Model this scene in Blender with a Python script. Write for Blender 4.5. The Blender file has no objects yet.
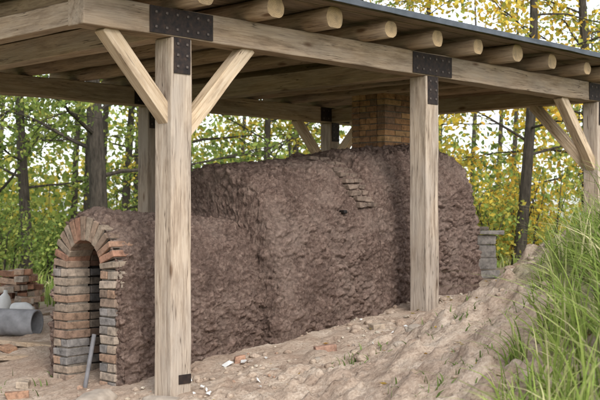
import bpy, math, random
import numpy as np
from mathutils import Vector, Matrix
random.seed(3); rng=np.random.default_rng(5)
sc=bpy.context.scene
# ---------------------------------------------------------------- basis
P1=np.array([-0.967,8.3]); U=np.array([0.69,0.724]); U/=np.linalg.norm(U); V=np.array([-U[1],U[0]])
def W(s,t,z): 
    p=P1+U*s+V*t
    return Vector((p[0],p[1],z))
def st(x,y):
    dx=x-P1[0]; dy=y-P1[1]
    return dx*U[0]+dy*U[1], dx*V[0]+dy*V[1]
UV3=Vector((U[0],U[1],0)); VV3=Vector((V[0],V[1],0)); ZV=Vector((0,0,1))
# ---------------------------------------------------------------- noise
def hsh(i,j,k,seed):
    n=(i.astype(np.int64)*374761393+j.astype(np.int64)*668265263+k.astype(np.int64)*1274126177+seed*974634777)&0xffffffff
    n=((n^(n>>13))*1274126177)&0xffffffff
    n=((n^(n>>16))*2246822519)&0xffffffff
    n=n^(n>>15)
    return (n&0xffffff)/float(0xffffff)
def vn(p,sc_,seed=0):
    q=p*sc_; i=np.floor(q).astype(np.int64); f=q-i; f=f*f*(3-2*f)
    r=0
    for a in (0,1):
        for b in (0,1):
            for c in (0,1):
                w=(f[:,0] if a else 1-f[:,0])*(f[:,1] if b else 1-f[:,1])*(f[:,2] if c else 1-f[:,2])
                r=r+w*hsh(i[:,0]+a,i[:,1]+b,i[:,2]+c,seed)
    return r*2-1
def fbm(p,s,o=4,seed=0):
    r=0;a=1;t=0
    for k in range(o):
        r=r+a*vn(p,s*2**k,seed+k*7); t+=a; a*=.5
    return r/t
def ridg(p,s,o=4,seed=0):
    r=0;a=1;t=0
    for k in range(o):
        r=r+a*(1-2*np.abs(vn(p,s*2**k,seed+k*7))); t+=a; a*=.55
    return r/t
def voro(p,sc_,seed=0):
    q=p*sc_; i=np.floor(q).astype(np.int64)
    f1=np.full(len(p),9.); f2=np.full(len(p),9.); cid=np.zeros(len(p))
    for a in (-1,0,1):
        for b in (-1,0,1):
            for c in (-1,0,1):
                ii=i+np.array([a,b,c])
                fx=ii[:,0]+hsh(ii[:,0],ii[:,1],ii[:,2],seed)
                fy=ii[:,1]+hsh(ii[:,0],ii[:,1],ii[:,2],seed+11)
                fz=ii[:,2]+hsh(ii[:,0],ii[:,1],ii[:,2],seed+23)
                d=np.sqrt((fx-q[:,0])**2+(fy-q[:,1])**2+(fz-q[:,2])**2)
                m=d<f1
                f2=np.where(m,f1,np.minimum(f2,d))
                cid=np.where(m,hsh(ii[:,0],ii[:,1],ii[:,2],seed+31),cid)
                f1=np.where(m,d,f1)
    return f1,f2,cid
def sm(x,a,b):
    t=np.clip((x-a)/(b-a),0,1); return t*t*(3-2*t)
def G(x,y,detail=True):
    x=np.atleast_1d(np.asarray(x,float)); y=np.atleast_1d(np.asarray(y,float))
    s,t=st(x,y)
    z=-1.36+0.14*np.clip(s,-1,3.6)*(1-.8*sm(t,3,7))
    md=(0.50*sm(x,-.35,1.9)+.30*sm(x,1.3,2.5))*sm(-t,.15,1.7)
    md=md*(1-sm(y,10.0,14))*sm(y,1.5,4.0)
    z=z+md
    if detail:
        p=np.stack([x,y,np.zeros_like(x)],1)
        near=1-sm(np.hypot(x,y-9),9,25)
        k=np.clip(md*2.5,0,1)
        z=z+near*((.045+.04*k)*fbm(p,1.3,3,4)+(.016+.05*k)*fbm(p,3.5,4,9)+k*.02*fbm(p,9,3,39))
        z=z+near*.02*np.clip(fbm(p,9,2,19),0,1)
        z=z+(1-near)*.12*fbm(p,.15,2,2)
    return z
def g1(x,y): return float(G(x,y)[0])
# ---------------------------------------------------------------- materials
def newmat(name):
    m=bpy.data.materials.new(name); m.use_nodes=True
    nt=m.node_tree; b=nt.nodes['Principled BSDF']; b.inputs['Specular IOR Level'].default_value=.25
    return m,nt,b
def nd(nt,t,**k):
    n=nt.nodes.new(t)
    for a,v in k.items(): setattr(n,a,v)
    return n
def ramp(nt,fac,stops):
    r=nd(nt,'ShaderNodeValToRGB'); e=r.color_ramp.elements
    while len(e)<len(stops): e.new(.5)
    for i,(p,c) in enumerate(stops): e[i].position=p; e[i].color=(*c,1)
    nt.links.new(fac,r.inputs[0]); return r.outputs[0]
def noise(nt,vec,scale,detail=4,rough=.6,dist=0):
    n=nd(nt,'ShaderNodeTexNoise'); n.inputs['Scale'].default_value=scale; n.inputs['Detail'].default_value=min(detail,5)
    n.inputs['Roughness'].default_value=rough; n.inputs['Distortion'].default_value=dist
    nt.links.new(vec,n.inputs['Vector']); return n.outputs['Fac']
def mapping(nt,vec,scale=(1,1,1),loc=None):
    m=nd(nt,'ShaderNodeMapping'); m.inputs['Scale'].default_value=scale
    nt.links.new(vec,m.inputs['Vector'])
    if loc is not None: nt.links.new(loc,m.inputs['Location'])
    return m.outputs[0]
def mix(nt,a,b,f,mode='MIX'):
    m=nd(nt,'ShaderNodeMix',data_type='RGBA',blend_type=mode)
    for idx,v in ((6,a),(7,b)):
        if isinstance(v,tuple): m.inputs[idx].default_value=(*v,1)
        else: nt.links.new(v,m.inputs[idx])
    if isinstance(f,(int,float)): m.inputs[0].default_value=f
    else: nt.links.new(f,m.inputs[0])
    return m.outputs[2]
def bump(nt,b,h,strength,dist=.01,prev=None):
    n=nd(nt,'ShaderNodeBump'); n.inputs['Strength'].default_value=strength; n.inputs['Distance'].default_value=dist
    nt.links.new(h,n.inputs['Height'])
    if prev: nt.links.new(prev,n.inputs['Normal'])
    nt.links.new(n.outputs[0],b.inputs['Normal']); return n.outputs[0]
def attr(nt,name='Col'):
    a=nd(nt,'ShaderNodeAttribute'); a.attribute_name=name; return a
def wood(name,dark,mid,light,stain=.5,grey=(.33,.30,.27)):
    m,nt,b=newmat(name); tc=nd(nt,'ShaderNodeTexCoord'); oi=nd(nt,'ShaderNodeObjectInfo')
    mul=nd(nt,'ShaderNodeVectorMath',operation='SCALE'); cx=nd(nt,'ShaderNodeCombineXYZ')
    for k in range(3): nt.links.new(oi.outputs['Random'],cx.inputs[k])
    nt.links.new(cx.outputs[0],mul.inputs[0]); mul.inputs['Scale'].default_value=37
    v1=mapping(nt,tc.outputs['Object'],(1.0,18,18),mul.outputs[0])
    n1=noise(nt,v1,2.6,5,.65,.6)
    c=ramp(nt,n1,[(.28,dark),(.5,mid),(.72,light)])
    v2=mapping(nt,tc.outputs['Object'],(.8,2.5,2.5),mul.outputs[0])
    n2=noise(nt,v2,1.6,4,.6)
    c=mix(nt,c,grey,ramp(nt,n2,[(.36,(0,0,0)),(.62,(stain,)*3)]))
    n4=noise(nt,mapping(nt,tc.outputs['Object'],(1.0,6,6),mul.outputs[0]),2.3,5,.7)
    c=mix(nt,c,ramp(nt,n4,[(.34,(.50,.45,.41)),(.52,(1,1,1))]),.7,'MULTIPLY')
    # drying cracks: long dark hairlines where a stretched noise crosses its mid value
    n3=noise(nt,mapping(nt,tc.outputs['Object'],(.5,13,13),mul.outputs[0]),1.6,3,.5)
    cr=ramp(nt,n3,[(.488,(1,1,1)),(.5,(.12,.09,.075)),(.512,(1,1,1))])
    n5=noise(nt,mapping(nt,tc.outputs['Object'],(1.1,4,4),mul.outputs[0]),1.7,2)
    crf=ramp(nt,n5,[(.47,(0,0,0)),(.56,(.95,.95,.95))])
    c=mix(nt,c,cr,crf,'MULTIPLY')
    vo=nd(nt,'ShaderNodeTexVoronoi'); nt.links.new(mapping(nt,tc.outputs['Object'],(1.1,3.4,3.4),mul.outputs[0]),vo.inputs['Vector']); vo.inputs['Scale'].default_value=1.3
    kn=ramp(nt,vo.outputs['Distance'],[(.05,(.3,.2,.13)),(.12,(1,1,1))])
    c=mix(nt,c,kn,.85,'MULTIPLY')
    hs=nd(nt,'ShaderNodeHueSaturation'); mr=nd(nt,'ShaderNodeMapRange'); nt.links.new(oi.outputs['Random'],mr.inputs[0])
    mr.inputs[3].default_value=.85; mr.inputs[4].default_value=1.15; nt.links.new(mr.outputs[0],hs.inputs['Value'])
    nt.links.new(c,hs.inputs['Color']); nt.links.new(hs.outputs[0],b.inputs['Base Color'])
    b.inputs['Roughness'].default_value=.8
    bump(nt,b,n1,.6,.014)
    return m
M_post=wood('weathered_pine',(.24,.18,.13),(.41,.325,.245),(.53,.44,.345),.55,(.345,.305,.265))
M_beam=wood('beam_pine',(.24,.17,.11),(.39,.285,.19),(.51,.40,.285),.5,(.32,.275,.23))
M_brace=wood('fresh_pine',(.38,.27,.16),(.53,.40,.265),(.62,.50,.36),.2)
M_log=wood('log_pine',(.19,.125,.075),(.34,.235,.145),(.46,.34,.22),.35,(.29,.25,.21))
M_plank=wood('roof_plank',(.18,.13,.09),(.28,.205,.14),(.38,.29,.21),.4,(.24,.21,.18))
M_end,nt,b=newmat('log_end'); tc=nd(nt,'ShaderNodeTexCoord')
wv=nd(nt,'ShaderNodeTexWave',wave_type='RINGS',rings_direction='X'); wv.inputs['Scale'].default_value=22; wv.inputs['Distortion'].default_value=3.5; wv.inputs['Detail'].default_value=3; wv.inputs['Detail Scale'].default_value=2
nt.links.new(tc.outputs['Object'],wv.inputs['Vector'])
c=ramp(nt,wv.outputs['Fac'],[(0,(.38,.265,.15)),(1,(.47,.34,.20))]); n=noise(nt,tc.outputs['Object'],9,5)
c=mix(nt,c,(.17,.13,.09),ramp(nt,n,[(.42,(0,0,0)),(.66,(.85,.85,.85))])); nt.links.new(c,b.inputs['Base Color']); b.inputs['Roughness'].default_value=.9
M_metal,nt,b=newmat('rusty_steel'); tc=nd(nt,'ShaderNodeTexCoord'); n=noise(nt,tc.outputs['Object'],25,5)
c=ramp(nt,n,[(.35,(.016,.013,.013)),(.6,(.035,.024,.020)),(.78,(.08,.045,.03))]); nt.links.new(c,b.inputs['Base Color']); b.inputs['Roughness'].default_value=.65; b.inputs['Specular IOR Level'].default_value=.2
M_bolt,nt,b=newmat('bolt_steel'); b.inputs['Base Color'].default_value=(.11,.09,.08,1); b.inputs['Metallic'].default_value=.5; b.inputs['Roughness'].default_value=.55
M_roof,nt,b=newmat('roofing_felt'); tc=nd(nt,'ShaderNodeTexCoord'); n=noise(nt,tc.outputs['Object'],6,5); nt.links.new(ramp(nt,n,[(.3,(.05,.06,.07)),(.7,(.10,.11,.13))]),b.inputs['Base Color'])
M_clay,nt,b=newmat('clay_daub'); tc=nd(nt,'ShaderNodeTexCoord'); a=attr(nt)
n=noise(nt,tc.outputs['Object'],26,5,.78); n2=noise(nt,tc.outputs['Object'],2.2,5,.65)
c=ramp(nt,n,[(.32,(.066,.042,.034)),(.5,(.148,.101,.081)),(.68,(.265,.195,.158))])
c=mix(nt,c,(.26,.20,.165),ramp(nt,n2,[(.48,(0,0,0)),(.68,(.45,.45,.45))]))
c=mix(nt,c,(.075,.05,.04),ramp(nt,n2,[(.32,(.5,.5,.5)),(.46,(0,0,0))]))
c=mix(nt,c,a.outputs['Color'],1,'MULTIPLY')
nt.links.new(c,b.inputs['Base Color']); b.inputs['Roughness'].default_value=.95; b.inputs['Specular IOR Level'].default_value=.1
bump(nt,b,n,1.0,.024)
M_brick,nt,b=newmat('fired_brick'); tc=nd(nt,'ShaderNodeTexCoord'); a=attr(nt); n=noise(nt,tc.outputs['Object'],16,5,.75)
c=mix(nt,a.outputs['Color'],ramp(nt,n,[(.3,(.4,.38,.37)),(.5,(.95,.93,.9)),(.68,(1.35,1.3,1.25))]),1,'MULTIPLY'); nt.links.new(c,b.inputs['Base Color']); b.inputs['Roughness'].default_value=.9; bump(nt,b,n,.7,.008)
M_mortar,nt,b=newmat('mortar'); tc=nd(nt,'ShaderNodeTexCoord'); n=noise(nt,tc.outputs['Object'],30,5); nt.links.new(ramp(nt,n,[(.3,(.08,.068,.056)),(.7,(.19,.16,.13))]),b.inputs['Base Color']); b.inputs['Roughness'].default_value=.95
def leafmat(name,tr=.35):
    m,nt,b=newmat(name); a=attr(nt); nt.nodes.remove(b); d=nd(nt,'ShaderNodeBsdfDiffuse'); nt.links.new(a.outputs['Color'],d.inputs['Color'])
    t=nd(nt,'ShaderNodeBsdfTranslucent'); nt.links.new(a.outputs['Color'],t.inputs['Color'])
    mx=nd(nt,'ShaderNodeMixShader'); mx.inputs[0].default_value=tr
    nt.links.new(d.outputs[0],mx.inputs[1]); nt.links.new(t.outputs[0],mx.inputs[2]); nt.links.new(mx.outputs[0],nt.nodes['Material Output'].inputs[0]); return m
M_leaf=leafmat('autumn_leaf',.5); M_grass=leafmat('grass_blade',.4)
M_bark,nt,b=newmat('bark'); tc=nd(nt,'ShaderNodeTexCoord'); n=noise(nt,mapping(nt,tc.outputs['Object'],(7,7,1.5)),3,5,.7); nt.links.new(ramp(nt,n,[(.3,(.018,.015,.011)),(.7,(.085,.07,.055))]),b.inputs['Base Color']); b.inputs['Roughness'].default_value=.95; bump(nt,b,n,.8,.03)
M_ground,nt,b=newmat('sandy_soil'); tc=nd(nt,'ShaderNodeTexCoord'); a=attr(nt,'mask'); sp=nd(nt,'ShaderNodeSeparateColor'); nt.links.new(a.outputs['Color'],sp.inputs[0])
n=noise(nt,tc.outputs['Object'],4.0,5,.7); n2=noise(nt,tc.outputs['Object'],45,5,.7); n3=noise(nt,tc.outputs['Object'],.9,5)
c=ramp(nt,n,[(.3,(.27,.195,.145)),(.48,(.42,.33,.255)),(.7,(.54,.455,.37))])
c=mix(nt,c,(.25,.175,.13),ramp(nt,n3,[(.46,(0,0,0)),(.66,(.6,.6,.6))]))
c=mix(nt,c,ramp(nt,n2,[(.3,(.55,.5,.46)),(.6,(1.1,1.1,1.1))]),.85,'MULTIPLY')
gc=ramp(nt,n2,[(.3,(.055,.07,.018)),(.6,(.14,.18,.04)),(.8,(.25,.24,.09))])
c=mix(nt,c,gc,sp.outputs[0]); nt.links.new(c,b.inputs['Base Color']); b.inputs['Roughness'].default_value=.97; b.inputs['Specular IOR Level'].default_value=.1
bp=bump(nt,b,n,.5,.03); bump(nt,b,n2,.8,.016,bp)
def flat(name,col,rough=.6,var=.15,scale=12):
    m,nt,b=newmat(name); tc=nd(nt,'ShaderNodeTexCoord'); n=noise(nt,tc.outputs['Object'],scale,5)
    nt.links.new(ramp(nt,n,[(.3,tuple(k*(1-var*2) for k in col)),(.7,tuple(k*(1+var) for k in col))]),b.inputs['Base Color']); b.inputs['Roughness'].default_value=rough; bump(nt,b,n,.3,.006); return m
M_pipe=flat('grey_pipe',(.24,.24,.25),.8,.25,5); M_stake=flat('dull_steel',(.15,.145,.15),.6); M_stone=flat('pale_stone',(.38,.32,.26),.9,.2,6); M_paper=flat('white_plastic',(.62,.62,.6),.5,.05)
# ---------------------------------------------------------------- mesh helpers
def link(o,parent=None):
    sc.collection.objects.link(o)
    if parent: o.parent=parent
    return o
def empty(name): 
    e=bpy.data.objects.new(name,None); sc.collection.objects.link(e); return e
def mesh_np(name,v,f,mats,cols=None,attrname='Col',smooth=False,parent=None,midx=None):
    me=bpy.data.meshes.new(name); v=np.asarray(v,np.float32); f=np.asarray(f,np.int32) if not isinstance(f,list) else f
    if isinstance(f,list):
        me.from_pydata([tuple(map(float,q)) for q in v],[],f)
    else:
        k=f.shape[1]
        me.vertices.add(len(v)); me.vertices.foreach_set('co',v.ravel())
        me.loops.add(f.size); me.loops.foreach_set('vertex_index',f.ravel())
        me.polygons.add(len(f)); me.polygons.foreach_set('loop_start',np.arange(0,f.size,k,dtype=np.int32)); me.polygons.foreach_set('loop_total',np.full(len(f),k,np.int32))
    if midx is not None: me.polygons.foreach_set('material_index',np.asarray(midx,np.int32))
    me.update(calc_edges=True); me.validate()
    if cols is not None:
        ca=me.color_attributes.new(attrname,'FLOAT_COLOR','POINT'); c4=np.ones((len(v),4),np.float32); c4[:,:3]=cols; ca.data.foreach_set('color',c4.ravel())
    me.polygons.foreach_set('use_smooth',np.full(len(me.polygons),smooth))
    for m in mats: me.materials.append(m)
    return link(bpy.data.objects.new(name,me),parent)
BV=np.array([[-1,-1,-1],[1,-1,-1],[1,1,-1],[-1,1,-1],[-1,-1,1],[1,-1,1],[1,1,1],[-1,1,1]])*.5
BF=np.array([[0,3,2,1],[4,5,6,7],[0,1,5,4],[1,2,6,5],[2,3,7,6],[3,0,4,7]])
class MB:
    def __init__(s): s.v=[];s.f=[];s.c=[];s.m=[];s.n=0
    def box(s,c,ax,size,col=(1,1,1),mi=0,jit=0):
        A=np.array([list(a) for a in ax]); 
        v=(BV*np.array(size))@A+np.array(list(c))
        if jit: v=v+rng.normal(0,jit,v.shape)
        s.v.append(v); s.f.append(BF+s.n); s.n+=8; s.c.append(np.tile(col,(8,1))); s.m+= [mi]*6
    def make(s,name,mats,parent=None,bevel=.004):
        o=mesh_np(name,np.concatenate(s.v),np.concatenate(s.f),mats,np.concatenate(s.c),parent=parent,midx=s.m)
        if bevel:
            b=o.modifiers.new('b','BEVEL'); b.width=bevel; b.segments=2; b.limit_method='ANGLE'
        return o
def frame(d,up=ZV):
    x=d.normalized(); y=up.cross(x).normalized(); z=x.cross(y); return x,y,z
def beam(name,p0,p1,w,h,mat,parent,bev=.008,up=ZV,warp=.006):
    L=(p1-p0).length; x,y,z=frame(p1-p0,up)
    n=max(2,int(L/.30)); vs=[];fs=[]
    offs=[(-w/2,-h/2),(w/2,-h/2),(w/2,h/2),(-w/2,h/2)]
    for i in range(n+1):
        for k,(a,b_) in enumerate(offs):
            j=rng.normal(0,warp,2) if 0<i<n else (0,0)
            vs.append((i/n*L-L/2,a+j[0]*.4,b_+j[1]*.4))
    for i in range(n):
        for k in range(4):
            fs.append((i*4+k,i*4+(k+1)%4,i*4+4+(k+1)%4,i*4+4+k))
    fs.append((3,2,1,0)); fs.append(tuple(n*4+k for k in range(4)))
    o=mesh_np(name,vs,fs,[mat]); o.matrix_world=Matrix.Translation((p0+p1)/2)@Matrix((x,y,z)).transposed().to_4x4()
    o.parent=parent
    b=o.modifiers.new('b','BEVEL'); b.width=bev; b.segments=2; b.limit_method='ANGLE'; b.angle_limit=math.radians(50)
    return o
def tube_np(pts,rad,ns=8,phase=0):
    pts=np.array(pts,float); n=len(pts); d=np.gradient(pts,axis=0); d/=np.linalg.norm(d,axis=1)[:,None]+1e-9
    ref=np.array([0,0,1.]) if abs(d[:,2]).mean()<.9 else np.array([1.,0,0])
    a=np.cross(d,ref); a/=np.linalg.norm(a,axis=1)[:,None]; b=np.cross(d,a)
    th=np.linspace(0,2*np.pi,ns,endpoint=False)
    v=pts[:,None,:]+np.array(rad)[:,None,None]*(np.cos(th)[None,:,None]*a[:,None,:]+np.sin(th)[None,:,None]*b[:,None,:])
    i=np.arange(n-1)[:,None]*ns; k=np.arange(ns)[None,:]; k2=(k+1)%ns
    f=np.stack([i+k,i+k2,i+ns+k2,i+ns+k],-1).reshape(-1,4)
    return v.reshape(-1,3),f
# ---------------------------------------------------------------- ground
def axis_(lo,hi,step,far):
    a=list(np.arange(lo,hi,step)); 
    x=a[-1]; d=step
    while x<far: d*=1.18; x+=d; a.append(x)
    x=a[0]; d=step; pre=[]
    while x>-far: d*=1.18; x-=d; pre.append(x)
    return np.array(pre[::-1]+a)
xs=axis_(-5.5,4.5,.026,500); ys=axis_(4.5,13.5,.026,500)
X,Y=np.meshgrid(xs,ys); x=X.ravel(); y=Y.ravel(); z=G(x,y)
p=np.stack([x,y,z*0],1); s_,t_=st(x,y)
near=(x>-5.6)&(x<4.6)&(y>4.4)&(y<13.6)
pw=p[near]+.05*np.stack([fbm(p[near],6,2,q) for q in (1,2,3)],1); dz=np.zeros(near.sum())
msk=sm(-t_[near],-.1,.7)
for sc_,th_,am,sd_ in ((5,.66,.22,3),(11,.6,.13,13),(24,.55,.06,23)):
    a_,b_,c_=voro(pw,sc_,sd_)
    dz+=np.where(c_>th_,np.clip(np.minimum(b_-a_,.45-a_*.6),0,.25)*am,0)*(.2+.8*msk)
z[near]+=dz
gm=np.clip(sm(t_,6.2,8)+sm(s_,9,11)+sm(-s_,4.5,6.5)+sm(x,1.6,2.2)*sm(-t_,1.2,2.2),0,1)
gm=np.clip(gm+ .55*fbm(p,1.2,4,33)*(gm>.02)*(gm<.99),0,1)
i=np.arange(len(ys)-1)[:,None]*len(xs); k=np.arange(len(xs)-1)[None,:]
f=np.stack([i+k,i+k+1,i+k+1+len(xs),i+k+len(xs)],-1).reshape(-1,4)
mesh_np('ground',np.stack([x,y,z],1),f,[M_ground],np.stack([gm,gm,gm],1),'mask',True)
# ---------------------------------------------------------------- shelter
sh=empty('timber_shelter')
ZB=1.34; BH=.22; TD=4.25; PW=.2
posts=[(0,0),(3.15,0),(6.5,0),(0,TD),(3.15,TD),(6.5,TD)]
for (s,t) in posts:
    p=W(s,t,0); g=g1(p.x,p.y)
    beam('post',W(s,t,g-.25),W(s,t,ZB-.001),PW,PW,M_post,sh,.01,up=VV3)
for t in (0,TD):
    beam('wall_plate',W(-.89,t,ZB+BH/2),W(7.6,t,ZB+BH/2),PW-.004,BH,M_beam,sh,.01)
for s in (0,3.15,6.5):
    beam('tie_beam',W(s,.099,ZB+BH/2-.005),W(s,TD-.099,ZB+BH/2-.005),.17,.19,M_beam,sh)
beam('tie_beam',W(-.78,.099,ZB+BH/2-.005),W(-.78,TD-.099,ZB+BH/2-.005),.15,.17,M_beam,sh)
def brace(s,t,ds,dt,r=.72):
    d=Vector((U[0]*ds+V[0]*dt,U[1]*ds+V[1]*dt,0))
    a=W(s,t,ZB-r)+d*(PW/2-.05); b=W(s,t,ZB+.02)+d*(r+.03)
    beam('brace',a,b,.11,.115,M_brace,sh,.006)
brace(0,0,-1,0,.62); brace(0,0,1,0,.74); brace(6.5,0,-1,0,.78); brace(6.5,0,0,1,.8); brace(6.5,TD,-1,0,.7); brace(6.5,TD,0,-1,.6)
brace(0,TD,1,0,.7)
def tplate(s,t,sign):
    mb=MB(); tt=t+sign*(PW/2+.006); ax=(UV3,VV3,ZV)
    mb.box(W(s,tt,ZB+BH/2),ax,(.62,.006,.20)); mb.box(W(s,tt,ZB-.137),ax,(.16,.006,.27))
    mb.make('t_plate',[M_metal],sh,.0015)
    bb=MB()
    for k in range(6):
        for r in (.055,-.055): bb.box(W(s-.255+.102*k,tt+sign*.006,ZB+BH/2+r),ax,(.022,.010,.022))
    for k in range(3):
        for r in (-.045,.045): bb.box(W(s+r,tt+sign*.006,ZB-.05-.085*k),ax,(.022,.010,.022))
    bb.make('bolts',[M_bolt],sh,.005)
for s in (0,3.15,6.5):
    tplate(s,0,-1); tplate(s,TD,-1) 
mb=MB(); p=W(0,0,0); g=g1(p.x,p.y)
mb.box(W(.03,-PW/2-.007,g+.13),(UV3,VV3,ZV),(.12,.006,.07))
mb.make('base_bracket',[M_metal],sh,.002)
LS=[-.66,.04,.74,1.41,2.1,2.83,3.5,4.2,4.9,5.6,6.25,6.95,7.5]
ZL=ZB+BH
for i_,s in enumerate(LS):
    r=.086+random.uniform(-.012,.012); L=5.15+random.uniform(-.05,.12); n=22; ns=22
    pts=[(-L/2+L*k/n,.012*math.sin(k*.5+i_),.0) for k in range(n+1)]
    v,f=tube_np(pts,[r*(1-.08*k/n)+random.uniform(-.002,.002) for k in range(n+1)],ns)
    v=v+ (r*.14*fbm(v*np.array([.3,1,1])+i_*3,11,2,i_))[:,None]*np.array([0,1,1])*np.sign(v)
    v[:,2]=np.clip(v[:,2],-r*.88,r*.9)
    nv=len(v); c0=v[:ns].mean(0); c1=v[-ns:].mean(0); v=np.vstack([v,[c0-[.004,0,0],c1+[.004,0,0]]])
    me=bpy.data.meshes.new('rafter_log'); fl=[tuple(q) for q in f]; e=[]
    for k in range(ns): e.append((nv,(k+1)%ns,k)); e.append((nv+1,n*ns+k,n*ns+(k+1)%ns))
    me.from_pydata([tuple(q) for q in v],[],fl+e); me.materials.append(M_log); me.materials.append(M_end)
    for q,pl in enumerate(me.polygons): pl.use_smooth=q<len(fl); pl.material_index=0 if q<len(fl) else 1
    o=bpy.data.objects.new('rafter_log',me); link(o)
    ang=random.uniform(-.012,.012); d=(VV3+UV3*ang).normalized(); yy=ZV.cross(d)
    o.matrix_world=Matrix.Translation(W(s,-.40+random.uniform(-.05,.04)+L/2,ZL+r*.88))@Matrix((d,yy,ZV)).transposed().to_4x4(); o.parent=sh
ZR=ZL+.172
t=-.5
while t<4.9:
    w=random.uniform(.13,.17); zz=ZR+.012+random.uniform(0,.003); beam('roof_plank',W(-1.15,t+w/2,zz),W(7.95,t+w/2,zz),w-.008,.022,M_plank,sh,.002,warp=.001); t+=w
beam('roofing_sheet',W(-1.2,2.2,ZR+.036),W(8.0,2.2,ZR+.036),5.56,.014,M_roof,sh,.003,warp=0)
beam('roof_edge_trim',W(-1.2,-.582,ZR+.02),W(8.0,-.582,ZR+.02),.012,.05,M_roof,sh,.002,warp=.006)
# ---------------------------------------------------------------- kiln
kiln=empty('clay_kiln')
TC=1.07
def prof(s,th):
    tr=sm(s,1.46,1.56); tr2=sm(s,2.90,2.98)
    tc=1.09+.22*tr-.04*tr2; w=.585+.39*tr-.11*tr2
    zt=.045-.05*np.clip(s,0,1.5)+(.49+.085*np.clip(s-1.5,0,3))*tr+.06*tr2
    zb=-1.36+.14*s-.2; H=zt-zb
    e=np.clip((s-4.55)/.35,0,1); k=np.sqrt(np.clip(1-e**2.2,0,1)); w=w*(.25+.75*k); H=H*(.35+.65*k)
    fr=np.clip((.10-s)/.10,0,1); w=w-.06*fr**2; H=H-.06*fr**2
    e2=np.clip((1.75-s)/.20,0,1)*tr; w=w-.04*e2**2; H=H-.05*e2**2
    n=2.5+.3*tr+.8*tr2
    c=np.cos(th); q=np.sin(th)
    t=tc-w*np.sign(c)*np.abs(c)**(2/n); z=zb+H*np.abs(q)**(2/n)
    return t,z
Na=440
ss=np.concatenate([np.linspace(-.02,1.42,140,endpoint=False),np.linspace(1.42,1.60,44,endpoint=False),np.linspace(1.60,2.88,130,endpoint=False),np.linspace(2.88,3.0,20,endpoint=False),np.linspace(3.0,4.5,146,endpoint=False),np.linspace(4.5,4.9,44)])
th0=np.linspace(0,np.pi,1500); tt,zz=prof(np.full_like(th0,1.0),th0); L=np.concatenate([[0],np.cumsum(np.hypot(np.diff(tt),np.diff(zz)))]); th=np.interp(np.linspace(0,L[-1],Na),L,th0)
S,TH=np.meshgrid(ss,th,indexing='ij'); T,Z=prof(S.ravel(),TH.ravel())
RO=.43; ZS=-.44; ZBOT=-1.56
def ringpt(fr,R):
    Ls=ZS-ZBOT; La=math.pi*R; tot=2*Ls+La; d=fr*tot
    t=np.where(d<Ls,TC-R,np.where(d>Ls+La,TC+R,TC-R*np.cos((d-Ls)/R))); z=np.where(d<Ls,ZBOT+d,np.where(d>Ls+La,ZBOT+(tot-d),ZS+R*np.sin((d-Ls)/R)))
    return t,z
tp,zp=prof(np.full(Na,-.02),th)
fr=np.linspace(0,1,Na); tr_,zr_=ringpt(fr,RO-.01)
ncap=14; caps=[]
for k in range(ncap):
    a=k/ncap
    caps.append(np.stack([np.full(Na,-.05+.03*a**2),tr_*(1-a)+tp*a,zr_*(1-a)+zp*a],1))
STZ=np.concatenate([np.concatenate(caps),np.stack([S.ravel(),T,Z],1)])
nr=ncap+len(ss)
P=np.stack([P1[0]+U[0]*STZ[:,0]+V[0]*STZ[:,1],P1[1]+U[1]*STZ[:,0]+V[1]*STZ[:,1],STZ[:,2]],1).reshape(nr,Na,3)
du=np.gradient(P,axis=0); dv=np.gradient(P,axis=1); N=np.cross(dv,du); N/=np.linalg.norm(N,axis=2)[...,None]+1e-9
if (N[200,Na//2,2])<0: N=-N
Pf=P.reshape(-1,3); Nf=N.reshape(-1,3)
wp=Pf+.08*np.stack([fbm(Pf,5,4,k) for k in (1,2,3)],1); wp2=wp*np.array([1,1,1.3])
e1,e2_,eid=voro(wp2,5,25)
f1,f2,cid=voro(wp2,9.5,5); wq=wp2+.02*np.stack([vn(Pf,26,k) for k in (4,5,6)],1); g1_,g2_,gid=voro(wq,19,8); k1_,k2_,kid=voro(wq+.008*np.stack([vn(Pf,60,k) for k in (14,15,16)],1),42,18)
low=fbm(Pf,1.3,3,51); pat=np.clip(.7+1.3*fbm(Pf,2.6,3,61),0.2,1.3)
hf= pat*(.036*(cid-.5)+.026*np.clip((f2-f1)*2.2,0,.8)) + (.3+.7*pat)*(.022*(gid-.5)+.014*np.clip((g2_-g1_)*2.2,0,.8)) +.011*(kid-.5)+.006*np.clip((k2_-k1_)*2.5,0,.8)
hf=hf+.05*(eid-.55)*np.clip((e2_-e1)*4,0,1)*(eid>.55)
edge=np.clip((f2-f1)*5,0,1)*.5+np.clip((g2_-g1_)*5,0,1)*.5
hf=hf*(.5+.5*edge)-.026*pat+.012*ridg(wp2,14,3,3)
h=.03*low+.03*fbm(Pf,4,3,71)+hf
row=np.repeat(np.arange(nr),Na); h=np.where(row<2,0,h)
Pf=Pf+Nf*h[:,None]
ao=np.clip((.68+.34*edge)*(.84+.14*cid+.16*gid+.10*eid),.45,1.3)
i=np.arange(nr-1)[:,None]*Na; k=np.arange(Na-1)[None,:]
F=np.stack([i+k,i+k+1,i+k+1+Na,i+k+Na],-1).reshape(-1,4)
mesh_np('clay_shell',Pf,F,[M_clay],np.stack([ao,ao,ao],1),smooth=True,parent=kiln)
tc_,zc_=prof(np.full(60,4.9),np.linspace(0,np.pi,60)); vv=[W(4.9,a,b) for a,b in zip(tc_,zc_)]
me=bpy.data.meshes.new('kiln_back'); me.from_pydata([tuple(q) for q in vv],[],[tuple(range(60))]); me.materials.append(M_clay); link(bpy.data.objects.new('kiln_back',me),kiln)
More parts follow.
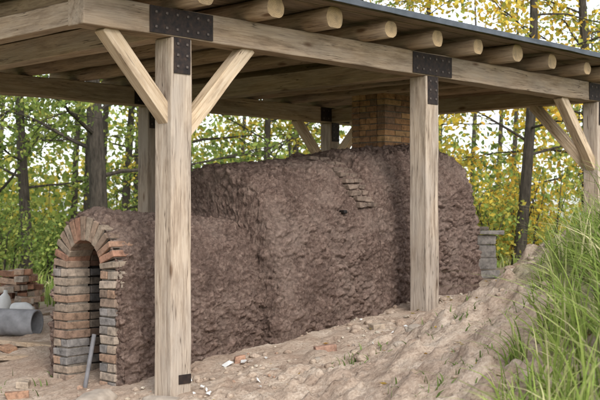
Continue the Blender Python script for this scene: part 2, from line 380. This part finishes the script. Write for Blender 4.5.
PJ=[(.235,.19,.15),(.19,.17,.155),(.27,.215,.17),(.235,.16,.12),(.17,.16,.155),(.26,.215,.175),(.215,.16,.125),(.26,.175,.125)]
PA=[(.24,.15,.105),(.26,.145,.10),(.22,.16,.12),(.25,.20,.155),(.19,.165,.15),(.27,.165,.115)]
def bc(pal,f=1): 
    c=np.array(random.choice(pal))*random.uniform(.85,1.2)*f; return tuple(c)
mb=MB(); ax=(UV3,VV3,ZV)
RI=.225; ch=.074
SOOT_SHADE=[1,.45,.18,.10,.06]  # soot plus painted shade: brick colour darkens with depth into the tunnel
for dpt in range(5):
    s0=-.07+dpt*.25; thk=(RO-RI) if dpt==0 else .11; sf=SOOT_SHADE[dpt]
    for side in (-1,1):
        zc=ZBOT; r=0
        while zc<ZS-.01:
            hh=min(ch,ZS-zc)
            if dpt==0 and r%2==0:
                for q in (0,1):
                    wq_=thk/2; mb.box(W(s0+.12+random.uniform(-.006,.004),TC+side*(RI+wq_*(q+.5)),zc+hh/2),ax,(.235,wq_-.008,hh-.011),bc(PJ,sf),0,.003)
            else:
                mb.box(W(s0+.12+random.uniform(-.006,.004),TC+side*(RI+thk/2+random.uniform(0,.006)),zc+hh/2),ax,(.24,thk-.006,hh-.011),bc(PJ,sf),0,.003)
            zc+=ch; r+=1
    nb=15
    for q in range(nb):
        a=(q+.5)/nb*math.pi; rm=(2*RI+thk)/2; rd=(-math.cos(a)*VV3+math.sin(a)*ZV)
        c=W(s0+.12+random.uniform(-.008,.004),TC,ZS)+rd*rm; tg=UV3.cross(rd); wi=math.pi*rm/nb
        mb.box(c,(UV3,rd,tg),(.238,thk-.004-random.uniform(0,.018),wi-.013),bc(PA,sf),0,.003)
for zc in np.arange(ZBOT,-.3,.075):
    for q in range(3): mb.box(W(1.19,TC-.16+q*.16,zc),ax,(.06,.15,.068),bc(PJ,.06))  # end wall colour continues the darkness painted into the tunnel bricks
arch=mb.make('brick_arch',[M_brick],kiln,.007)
M_dark,nt,b=newmat('soot_shade'); b.inputs['Base Color'].default_value=(.012,.010,.009,1)  # near-black for tunnel lining and spy hole; shade put into colour with soot
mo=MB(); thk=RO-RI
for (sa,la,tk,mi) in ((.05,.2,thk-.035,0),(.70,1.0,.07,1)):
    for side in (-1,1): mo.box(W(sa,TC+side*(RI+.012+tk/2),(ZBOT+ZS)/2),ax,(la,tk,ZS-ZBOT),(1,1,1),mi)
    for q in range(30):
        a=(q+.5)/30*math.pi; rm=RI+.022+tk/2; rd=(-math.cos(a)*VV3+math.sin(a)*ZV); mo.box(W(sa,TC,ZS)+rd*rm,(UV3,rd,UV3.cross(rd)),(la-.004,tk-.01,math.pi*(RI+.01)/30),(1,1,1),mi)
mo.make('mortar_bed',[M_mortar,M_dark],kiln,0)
eb=MB()
for q in range(9):
    zq=.10+q*.058; 
    thq=np.linspace(.05,np.pi/2,400); tq,zq_=prof(np.full(400,2.88),thq); ti=float(np.interp(zq,zq_,tq))
    for r in range(2):
        for e_ in range(2):
            eb.box(W(2.77+.14*e_+random.uniform(-.015,.015)-q*.010,ti+.045+.16*r,zq),ax,(.13,.2,.048),tuple(np.array((.185,.14,.112))*random.uniform(.75,1.15)),0,.006)
eb.make('stacked_courses',[M_brick],kiln,.008)
tq,zq_=prof(np.full(400,2.52),np.linspace(.05,np.pi/2,400)); zh=.03; ti=float(np.interp(zh,zq_,tq))
eb=MB()
eb.box(W(2.52,ti+.03,zh),ax,(.05,.12,.035)); eb.make('spy_hole',[M_dark],kiln,.01)  # solid dark block; the shade inside the hole is painted as its colour
cb=MB(); cs,ct=4.55,1.68; hw=.25
zc=.35; r=0; 
PC=[(.36,.20,.10),(.33,.18,.09),(.27,.15,.085),(.40,.245,.125),(.21,.13,.085)]
while zc<1.36:
    for side in (-1,1):
        for q in range(2):
            col=lambda: tuple(np.array(random.choice(PC))*random.uniform(.75,1.1))
            sh_=(.06 if r%2 else -.06)
            if q==0: l0,l1=-hw,sh_
            else: l0,l1=sh_,hw
            cb.box(W(cs+(l0+l1)/2,ct+side*(hw-.06),zc+.033),ax,(l1-l0-.01,.12,.060),col(),0,.0015)
            m0,m1=(-hw+.12,-sh_*.5) if q==0 else (-sh_*.5,hw-.12)
            cb.box(W(cs+side*(hw-.06),ct+(m0+m1)/2,zc+.033),ax,(.12,m1-m0-.01,.060),col(),0,.0015)
    zc+=.07; r+=1
cb.make('chimney',[M_brick],kiln,.004)
cm=MB()
for side in (-1,1):
    cm.box(W(cs,ct+side*(hw-.06),.85),ax,(2*hw-.016,.10,1.0)); cm.box(W(cs+side*(hw-.06),ct,.85),ax,(.10,2*hw-.25,1.0))
cm.make('chimney_mortar',[M_mortar],kiln,0)
# ---------------------------------------------------------------- small objects
def tubeobj(name,p0,p1,ro,ri,mat,parent=None,ns=32):
    d=(p1-p0); x,y,z=frame(d); n=ns; L=d.length; v=[];f=[]
    for (px,r) in ((0,ro),(L,ro),(L,ri),(0,ri)):
        for k in range(n): a=2*math.pi*k/n; v.append((px,r*math.cos(a),r*math.sin(a)))
    for q in range(4):
        for k in range(n): f.append((q*n+k,q*n+(k+1)%n,((q+1)%4)*n+(k+1)%n,((q+1)%4)*n+k))
    o=mesh_np(name,v,f,[mat],smooth=False,parent=None); o.matrix_world=Matrix.Translation(p0)@Matrix((x,y,z)).transposed().to_4x4(); o.parent=parent
    for pl in o.data.polygons: pl.use_smooth=(pl.index//n)%2==0
    b=o.modifiers.new('b','BEVEL'); b.width=.006; b.limit_method='ANGLE'; b.segments=2
    return o
pg=g1(-3.0,11.4)
tubeobj('grey_pipe',Vector((-5.3,12.0,pg+.15)),Vector((-2.72,11.3,pg+.13)),.14,.122,M_pipe)
tb=MB()
for k,(xx,yy,a) in enumerate([(-3.2,10.5,.3),(-3.1,12.35,-.1),(-2.75,10.1,1.9),(-2.7,10.6,1.3),(-3.6,13.0,.6)]):
    d=Vector((math.cos(a+1.4),math.sin(a+1.4),.03)).normalized(); y_=ZV.cross(d).normalized(); tb.box((xx,yy,g1(xx,yy)+.04),(d,y_,d.cross(y_)),(.9,.12,.045))
tb.make('timber_offcuts',[M_beam],None,.004)
bp=MB(); 
for q in range(80):
    lay=q//14; xx=-3.62+random.uniform(-.30,.30)*(1-lay*.12); yy=14.0+random.uniform(-.3,.3); a=random.uniform(-.35,.35)+(1.57 if random.random()<.4 else 0)
    d=Vector((math.cos(a),math.sin(a),random.uniform(-.15,.15))).normalized(); y_=ZV.cross(d).normalized(); bp.box((xx,yy,g1(xx,yy)+.05+lay*.09),(d,y_,d.cross(y_)),(.24,.12,.07),tuple(np.array(random.choice([(.36,.20,.13),(.32,.18,.12),(.42,.30,.22),(.4,.34,.28)]))*random.uniform(.8,1.2)),0,.002)
bp.make('brick_pile',[M_brick],None,.005)
import bmesh
def lathe(name,prof_,loc,rot,mat,ns=20,parent=None):
    v=[];f=[]
    for (r,zz) in prof_:
        for k in range(ns): a=2*math.pi*k/ns; v.append((r*math.cos(a),r*math.sin(a),zz))
    for q in range(len(prof_)-1):
        for k in range(ns): f.append((q*ns+k,q*ns+(k+1)%ns,(q+1)*ns+(k+1)%ns,(q+1)*ns+k))
    o=mesh_np(name,v,f,[mat],smooth=True); o.location=loc; o.rotation_euler=rot; o.parent=parent; return o
bprof=[(.001,0),(.075,.005),(.08,.03),(.08,.2),(.06,.26),(.025,.30),(.025,.335),(.001,.337)]
lathe('plastic_jug',bprof,(-3.62,13.3,g1(-3.62,13.3)+.0),(0,.1,0),M_paper)
lathe('plastic_jug',bprof,(-3.46,13.2,g1(-3.46,13.2)+.08),(1.5,-.1,1.0),M_paper)
pz=W(-.16,TC-.16,0); gz=g1(pz.x,pz.y)
tubeobj('metal_stake',W(-.17,TC-.17,gz-.02),W(-.04,TC-.12,gz+.42),.018,.014,M_stake,None,16)
stn=empty('stone_pedestal'); gx=g1(2.52,15.0); axp=(Vector((.97,.2,0)),Vector((-.2,.97,0)),ZV)
sb=MB()
for k,(w_,h_) in enumerate([(.34,.12),(.27,.17),(.26,.17),(.27,.14)]):
    zc=gx+[.06,.205,.375,.53][k]
    sb.box((2.52+random.uniform(-.01,.01),15.0,zc),axp,(w_,w_,h_-.006),tuple(np.array((.28,.26,.24))*random.uniform(.85,1.1)),0,.006)
sb.make('pier',[M_brick],stn,.02)
sb=MB(); sb.box((2.50,15,gx+.63),axp,(.50,.44,.055),(.30,.28,.26),0,.004); sb.box((2.44,15,gx+.685),axp,(.26,.22,.05),(.25,.21,.18),0,.004); sb.make('slab',[M_brick],stn,.012)
def stone(name,c,r,sq,seed,mat):
    bm=bmesh.new(); bmesh.ops.create_icosphere(bm,subdivisions=4,radius=1)
    v=np.array([q.co[:] for q in bm.verts]); d=1+.3*fbm(v+seed,1.5,3,seed)+.08*fbm(v+seed,6,3,seed); 
    v=v*d[:,None]; v=np.sign(v)*np.abs(v)**.8
    v=v*np.array(sq)*r
    for q,w_ in zip(bm.verts,v): q.co=w_
    me=bpy.data.meshes.new(name); bm.to_mesh(me); bm.free(); me.materials.append(mat)
    for p_ in me.polygons: p_.use_smooth=True
    o=link(bpy.data.objects.new(name,me)); o.location=c; o.rotation_euler=(0,0,seed*1.3); return o
for k,(xx,yy,r,sq) in enumerate([(-1.52,8.16,.19,(1.25,.6,.42)),(-.98,7.98,.16,(1.3,.5,.3)),(.97,9.1,.10,(1,.8,.5)),(.78,8.6,.05,(1,.8,.6)),(1.35,9.3,.06,(1,.9,.7)),(.15,8.9,.05,(1,.8,.5)),(-.2,8.7,.04,(1,.8,.5))]):
    stone('rock',(xx,yy,g1(xx,yy)+r*sq[2]*.4),r,sq,k+1,M_stone)
lb=MB()
for (s,t,c) in [(.9,.22,(.33,.2,.14)),(-.4,.5,(.3,.22,.17)),(-.35,1.5,(.34,.28,.22)),(-.6,1.2,(.3,.18,.12)),(-.5,1.9,(.3,.26,.22)),(-.9,2.3,(.3,.2,.14)),(-1.1,1.6,(.35,.3,.24)),(-.5,2.5,(.33,.2,.14)),(-.2,2.9,(.36,.3,.24)),(.3,2.8,(.33,.2,.13)),(-.7,2.7,(.36,.3,.24)),(2.3,-.1,(.34,.28,.22)),(1.5,-.2,(.32,.2,.15))]:
    p=W(s,t,0); a=random.uniform(0,3); d=Vector((math.cos(a),math.sin(a),.1)).normalized(); y_=ZV.cross(d).normalized(); fs=random.uniform(.4,1)
    lb.box((p.x,p.y,g1(p.x,p.y)+.018),(d,y_,d.cross(y_)),(.2*fs,.11,.06),c,0,.007)
lb.make('loose_bricks',[M_brick],None,.008)
pp=MB()
for q in range(22):
    if q<2: s,t,w=(.75+.1*q,.2-.08*q,.09-.03*q)
    else: s,t,w=random.uniform(-1.2,3.2),random.uniform(-.9,.3),random.uniform(.015,.035)
    p=W(s,t,0); a=random.uniform(0,3); d=Vector((math.cos(a),math.sin(a),.25)).normalized(); y_=ZV.cross(d).normalized()
    pp.box((p.x,p.y,g1(p.x,p.y)+.03),(d,y_,d.cross(y_)),(w,w*.6,.004),(.8,.8,.8),0,.006)
pp.make('paper_scraps',[M_paper],None,0)
def clods(name,n,region,r0,r1,mat,cols,lift=.2,sm_=True):
    bm=bmesh.new(); bmesh.ops.create_icosphere(bm,subdivisions=2,radius=1); bv=np.array([q.co[:] for q in bm.verts]); bf=np.array([[l.index for l in q.verts] for q in bm.faces]); bm.free()
    xx,yy=region(n); zz=G(xx,yy); V_=[];F_=[];C_=[]
    for k in range(n):
        r=r0*(r1/r0)**(rng.random()**3); q=bv*(1+.35*rng.standard_normal((1,3))*.5)*(1+.14*rng.standard_normal((len(bv),1)))*r*np.array([1,1,.7])
        V_.append(q+np.array([xx[k],yy[k],zz[k]+r*lift])); F_.append(bf+k*len(bv)); c=np.array(cols[rng.integers(len(cols))])*rng.uniform(.9,1.1); C_.append(np.tile(c,(len(bv),1)))
    return mesh_np(name,np.concatenate(V_),np.concatenate(F_),[mat],np.concatenate(C_),smooth=sm_)
def reg(n):
    s=rng.uniform(-2.5,4.5,n); t=rng.uniform(-3.6,.4,n); q=P1[None]+U[None]*s[:,None]+V[None]*t[:,None]; return q[:,0],q[:,1]
clods('soil_clods',2600,reg,.006,.045,M_ground,[(0,0,0)])
def reg2(n):
    s=rng.uniform(-2.5,4.5,n); t=rng.uniform(-1.6,3.0,n); t=np.where((s>-.1)&(t>.4),rng.uniform(-.6,.35,n),t); q=P1[None]+U[None]*s[:,None]+V[None]*t[:,None]; return q[:,0],q[:,1]
clods('rubble_chips',420,reg2,.007,.03,M_brick,[(.40,.34,.27),(.33,.22,.16),(.30,.25,.21),(.46,.41,.34)],.5,False)
# ---------------------------------------------------------------- grass blades
def blades(name,bx,by,h,w,cols,lean=.5,nseg=5,dirbias=None):
    n=len(bx); bz=G(bx,by)-.02; az=rng.uniform(0,2*np.pi,n); 
    dx=np.cos(az);dy=np.sin(az)
    if dirbias is not None: dx=dx*.8+dirbias[0]; dy=dy*.8+dirbias[1]
    ln=lean*rng.uniform(.1,1.4,n)*h; fa=rng.uniform(0,2*np.pi,n); sx=np.cos(fa);sy=np.sin(fa)
    V_=np.zeros((n,nseg+1,2,3)); ex=rng.uniform(1.5,3,n)
    for k in range(nseg+1):
        a=k/nseg; cx=bx+dx*ln*a**ex; cy=by+dy*ln*a**ex; cz=bz+h*(a-.25*a**3*np.clip(ln/h*2,0,1.6))
        ww=w*(1-a**1.6)*.5+.0004
        V_[:,k,0]=np.stack([cx-sx*ww,cy-sy*ww,cz],1); V_[:,k,1]=np.stack([cx+sx*ww,cy+sy*ww,cz],1)
    base=np.arange(n)[:,None]*(nseg+1)*2; k=np.arange(nseg)[None,:]*2
    F_=np.stack([base+k,base+k+1,base+k+3,base+k+2],-1).reshape(-1,4)
    c=np.array(cols)[rng.integers(len(cols),size=n)]*rng.uniform(.6,1.25,(n,1)); C_=np.repeat(c[:,None,:],(nseg+1)*2,axis=1)
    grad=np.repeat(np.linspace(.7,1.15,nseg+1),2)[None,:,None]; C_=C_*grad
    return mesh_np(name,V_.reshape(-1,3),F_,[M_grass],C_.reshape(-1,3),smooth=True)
GC=[(.29,.38,.09),(.36,.44,.12),(.23,.32,.08),(.44,.48,.18),(.58,.54,.30),(.27,.36,.09)]
EY=[4.2,5,6,7,8,9.2]; EX=[.42,.62,.92,1.25,1.6,2.0]
N_=6300; bx=[];by=[]
while len(bx)<N_:
    yy=random.uniform(4.2,9.2); xx=random.uniform(.4,4.0)
    edge=float(np.interp(yy,EY,EX))+.15*math.sin(yy*5.3)
    if xx>edge and random.random()<min(1,(xx-edge)*2.1+.06): bx.append(xx);by.append(yy)
bx=np.array(bx);by=np.array(by); cc=np.stack([bx[::16],by[::16]],1); d2=((bx[:,None]-cc[None,:,0])**2+(by[:,None]-cc[None,:,1])**2).argmin(1)
bx=bx*.4+cc[d2,0]*.6; by=by*.4+cc[d2,1]*.6
chh=rng.uniform(.6,1.25,len(cc))[d2]; ed=np.interp(by,EY,EX); edgev=np.clip((bx-ed+.2)/.95,0.25,1)
blades('tall_grass',bx,by,(.34+.56*rng.random(N_))*edgev*chh,rng.uniform(.009,.020,N_),GC,.95,7,(-.25,-.1))
bx=[];by=[]
for (cx,cy,n,r) in [(.45,8.6,40,.12),(.62,8.9,20,.10),(1.15,8.4,36,.2),(.75,6.9,32,.15),(1.5,9.6,40,.22),(-2.3,9.0,20,.2),(-3.2,10.5,40,.3),(1.0,6.9,50,.2),(1.35,7.8,50,.2)]:
    q=rng.normal(0,r,(n,2)); bx+=list(cx+q[:,0]);by+=list(cy+q[:,1])
bx=np.array(bx);by=np.array(by);blades('weeds',bx,by,rng.uniform(.04,.14,len(bx)),rng.uniform(.008,.02,len(bx)),[(.15,.22,.06),(.2,.27,.09)],.9,4)
n=30000; bx=rng.uniform(-16,20,n); by=rng.uniform(14,36,n); s_,t_=st(bx,by); k=((t_>6.3)|(s_>9.5))&(np.abs(bx)<by*.36+1); bx=bx[k];by=by[k]
blades('meadow_grass',bx,by,rng.uniform(.12,.45,len(bx)),rng.uniform(.02,.04,len(bx)),GC+[(.16,.2,.05),(.45,.36,.16)],.6,3)
# ---------------------------------------------------------------- leaves / trees
def leafquads(cen,size,cols,mi=1):
    n=len(cen); a=rng.normal(size=(n,3)); a/=np.linalg.norm(a,axis=1)[:,None]; b=rng.normal(size=(n,3)); b-=a*(a*b).sum(1)[:,None]; b/=np.linalg.norm(b,axis=1)[:,None]
    s=size*rng.uniform(.6,1.3,(n,1)); nrm=np.cross(a,b)
    V_=np.stack([cen-a*s*.55,cen-b*s*.34+a*s*.05+nrm*s*.08,cen+a*s*.55,cen+b*s*.34+a*s*.05+nrm*s*.08],1)
    return V_.reshape(-1,3),np.arange(4*n).reshape(-1,4),np.repeat(cols,4,axis=0)
def palcols(n,pal,key=None):
    pal=np.array(pal); return pal[rng.integers(len(pal),size=n)]*rng.uniform(.7,1.2,(n,1))
def tree(name,x,y,height,r,cb,cr,pal,nl,ls,seed,lean=(0,0)):
    R=random.Random(seed); z0=g1(x,y)-.1; Vs=[];Fs=[];off=0;tips=[]
    def add(pts,rad,ns):
        nonlocal off
        v,f=tube_np(pts,rad,ns); Vs.append(v);Fs.append(f+off);off+=len(v)
    n=14; tr=[]
    for k in range(n+1):
        a=k/n; tr.append((x+lean[0]*a*height+.12*math.sin(a*5+seed),y+lean[1]*a*height+.12*math.cos(a*4+seed*2),z0+a*height))
    add(tr,[r*(1.25 if k==0 else 1)*(1-.8*k/n) for k in range(n+1)],10)
    nb=int(14+height)
    for q in range(nb):
        a=cb/height+(1-cb/height)*(q+R.random()*.8)/nb; k=min(n-1,int(a*n)); f_=a*n-k; p=np.array(tr[k])*(1-f_)+np.array(tr[k+1])*f_
        az=q*2.4+R.uniform(-.5,.5); L=cr*(1.15-.65*a)*R.uniform(.65,1.15); up=R.uniform(.1,.7); 
        pts=[p]; d=np.array([math.cos(az),math.sin(az),up]); d/=np.linalg.norm(d); m=7
        for j in range(m): d=d+np.array([R.uniform(-.18,.18),R.uniform(-.18,.18),R.uniform(-.18,.1)]); d/=np.linalg.norm(d); pts.append(pts[-1]+d*L/m)
        rr=r*(1-.8*a)*.30; add(pts,[rr*(1-.85*j/m) for j in range(m+1)],6)
        for j in range(2,m+1):
            tips.append((pts[j],.5))
            for w_ in range(2):
                d2=d+np.array([R.uniform(-1,1),R.uniform(-1,1),R.uniform(-.7,.6)]); d2/=np.linalg.norm(d2); l2=L*R.uniform(.18,.35); p2=[pts[j]+d2*l2*e for e in (0,.5,1)]; p2[2]=p2[2]+np.array([0,0,-.08]); add(p2,[rr*.3,rr*.2,rr*.08],4); tips.append((p2[2],1)); tips.append((p2[1],.8))
    tp=np.array([t_[0] for t_ in tips]); w=np.array([t_[1] for t_ in tips])*rng.uniform(.02,1.6,len(tips))**2; w/=w.sum()
    idx=rng.choice(len(tp),nl,p=w); cen=tp[idx]+rng.normal(0,.20,(nl,3))*np.array([1,1,.7])
    tone=rng.uniform(0,1,len(tp)); pal=np.array(pal); ci=np.clip((tone[idx]*len(pal)+rng.normal(0,.8,nl)).astype(int),0,len(pal)-1)
    cols=pal[ci]*rng.uniform(.7,1.2,(nl,1))
    lv,lf,lc=leafquads(cen,ls,cols)
    V_=np.concatenate(Vs+[lv]); nb_=sum(len(f) for f in Fs); F_=np.concatenate(Fs+[lf+off]); C_=np.concatenate([np.full((off,3),.05),lc])
    return mesh_np(name,V_,F_,[M_bark,M_leaf],C_,midx=np.concatenate([np.zeros(nb_),np.ones(len(lf))]),smooth=False)
YEL=[(.78,.58,.08),(.84,.64,.12),(.66,.55,.11),(.72,.46,.08),(.46,.48,.11)]
GRN=[(.18,.25,.07),(.24,.32,.08),(.31,.38,.10),(.42,.44,.12),(.14,.19,.055)]
MIXP=[(.23,.30,.08),(.36,.41,.10),(.56,.51,.12),(.70,.55,.10),(.28,.36,.09)]
ORG=[(.60,.34,.09),(.66,.44,.10),(.42,.26,.10),(.55,.45,.10)]
T=[('oak_tree',-3.78,20,10,.19,2.0,3.0,GRN,7000,.10),('oak_tree',-5.7,22.5,9,.13,1.7,2.8,GRN,6500,.10),('oak_tree',-2.5,25,11,.16,1.8,3.2,MIXP,6500,.115),
('maple_tree',-.6,25,9,.10,1.6,2.8,MIXP,5800,.115),('maple_tree',1.3,27,10,.13,1.6,3.2,YEL,6000,.12),('maple_tree',3.75,18.5,9,.11,1.8,2.9,YEL,7000,.105),
('maple_tree',5.4,21,10,.13,1.5,3.2,YEL,7500,.11),('maple_tree',7.4,24,11,.15,1.7,3.4,MIXP,6500,.12),('oak_tree',-7.6,27,11,.16,1.7,3.6,GRN,6500,.125),('birch_tree',3.2,26,10,.10,1.4,3.0,MIXP,6000,.115),('oak_tree',-4.7,30,11,.13,1.4,3.3,MIXP,6000,.13)]
for k,(nm,x_,y_,h_,r_,cb,cr,pal,nl,ls) in enumerate(T): tree(nm,x_,y_,h_,r_,cb,cr,pal,nl,ls,k+1,(random.uniform(-.04,.04),0))
def shrub(name,x,y,w,h,pal,nl,ls,seed):
    z0=g1(x,y); R=random.Random(seed); Vs=[];Fs=[];off=0;tp=[]
    for q in range(14):
        az=R.uniform(0,6.28); b=np.array([x+R.uniform(-.25,.25)*w,y+R.uniform(-.25,.25)*w,z0]); e=b+np.array([math.cos(az)*w*.45*R.random(),math.sin(az)*w*.45*R.random(),h*R.uniform(.6,1)])
        pts=[b,(b*.6+e*.4)+np.array([0,0,.1*h]),e]; v,f=tube_np(pts,[.02,.014,.006],5); Vs.append(v);Fs.append(f+off);off+=len(v)
        for a in (.3,.5,.7,.85,1): tp.append(b*(1-a)+e*a)
    tp=np.array(tp); idx=rng.integers(len(tp),size=nl); cen=tp[idx]+rng.normal(0,.15*w,(nl,3))*np.array([1,1,.7]); cen[:,2]=np.maximum(cen[:,2],z0+.03)
    pal=np.array(pal); tn=rng.uniform(0,1,len(tp)); ci=np.clip((tn[idx]*len(pal)+rng.normal(0,.7,nl)).astype(int),0,len(pal)-1)
    lv,lf,lc=leafquads(cen,ls,pal[ci]*rng.uniform(.65,1.2,(nl,1)))
    nb_=sum(len(f) for f in Fs)
    mesh_np(name,np.concatenate(Vs+[lv]),np.concatenate(Fs+[lf+off]),[M_bark,M_leaf],np.concatenate([np.full((off,3),.05),lc]),midx=np.concatenate([np.zeros(nb_),np.ones(len(lf))]))
SH=[(-5.9,21,1.8,1.5,GRN),(-4.6,20,1.3,1.1,GRN),(-3.6,23,1.8,1.4,GRN),(-2.2,21,1.4,1.3,GRN),(-.9,22,1.8,1.5,MIXP),(.6,21,1.5,1.3,GRN),(2.2,22,1.7,1.5,YEL),(3.1,18.5,1.3,1.3,MIXP),(4.1,19.5,1.6,1.9,YEL),(5.4,18,1.8,1.8,MIXP),(6.4,20,2,2,GRN),(3.3,20.5,1.6,1.1,ORG),(-6.9,24,2,1.8,GRN)]
for k,(a,b_,w_,h_,pal) in enumerate(SH): shrub('shrub',a,b_,w_,h_,pal,1800,.08,k+50)
n=42000; nc=460; cx=rng.uniform(-22,26,nc); cy=rng.uniform(34,50,nc); hh=rng.uniform(0,1,nc)**1.2
cz=-1.2+hh*(5.2+1.8*np.sin(cx*.7)+1.2*np.sin(cx*.27+2)); idx=rng.integers(nc,size=n); cen=np.stack([cx[idx],cy[idx],cz[idx]],1)+rng.normal(0,1,(n,3))*np.array([.95,.95,.6]); cen[:,2]=np.maximum(cen[:,2],-1.3)
pal=np.array(GRN+MIXP+[YEL[0]]); tn=rng.integers(len(pal),size=nc); lv,lf,lc=leafquads(cen,.25,pal[tn[idx]]*rng.uniform(.7,1.2,(n,1)))
Vs=[];Fs=[];off=0
for k in range(45):
    a=random.uniform(-22,26);b_=random.uniform(33,50); v,f=tube_np([(a,b_,-1.6),(a+.1,b_,2),(a+.3,b_,6),(a+.2,b_,9)],[.13,.11,.07,.03],6); Vs.append(v);Fs.append(f+off);off+=len(v)
mesh_np('distant_trees',np.concatenate(Vs+[lv]),np.concatenate(Fs+[lf+off]),[M_bark,M_leaf],np.concatenate([np.full((off,3),.05),lc]),midx=np.concatenate([np.zeros(sum(len(f) for f in Fs)),np.ones(len(lf))]))
n=500; bx=rng.uniform(-6,4,n); by=rng.uniform(6,16,n); s_,t_=st(bx,by); k=~((s_>-.3)&(s_<5.2)&(t_>.2)&(t_<2.4)); bx=bx[k];by=by[k]; cen=np.stack([bx,by,G(bx,by)+.015],1)
lv,lf,lc=leafquads(cen,.045,palcols(len(cen),ORG)*.7); lv[:,2]=np.repeat(cen[:,2],4)+(lv[:,2]-np.repeat(cen[:,2],4))*.3
mesh_np('fallen_leaves',lv,lf,[M_leaf],lc)
# ---------------------------------------------------------------- light, world
w=bpy.data.worlds.new('World'); sc.world=w; w.use_nodes=True; nt=w.node_tree; bg=nt.nodes['Background']
sky=nd(nt,'ShaderNodeTexSky',sky_type='NISHITA'); sky.sun_disc=False; EL=math.radians(38); AZ=math.radians(158)
sky.sun_elevation=EL; sky.sun_rotation=AZ; sky.dust_density=1.5; sky.air_density=1.0; sky.ozone_density=1
hs=nd(nt,'ShaderNodeHueSaturation'); hs.inputs['Saturation'].default_value=.25; hs.inputs['Value'].default_value=2.2; nt.links.new(sky.outputs[0],hs.inputs['Color']); nt.links.new(hs.outputs[0],bg.inputs['Color']); bg.inputs['Strength'].default_value=.15
sd=bpy.data.lights.new('sun','SUN'); sd.energy=2.3; sd.angle=math.radians(18); sd.color=(1,.97,.93); so=link(bpy.data.objects.new('sun',sd))
dirn=Vector((math.sin(AZ)*math.cos(EL),math.cos(AZ)*math.cos(EL),math.sin(EL))); so.rotation_euler=dirn.to_track_quat('Z','Y').to_euler()
cam=bpy.data.cameras.new('camera'); cam.lens=36*1090/600; cam.sensor_width=36; cam.clip_end=2000; co=link(bpy.data.objects.new('camera',cam))
co.rotation_euler=(math.radians(90)+math.atan(15/1090),0,0); sc.camera=co
cam.dof.use_dof=True; cam.dof.focus_distance=9.3; cam.dof.aperture_fstop=4.5
sc.view_settings.view_transform='Standard'; sc.view_settings.look='None'; sc.view_settings.exposure=0
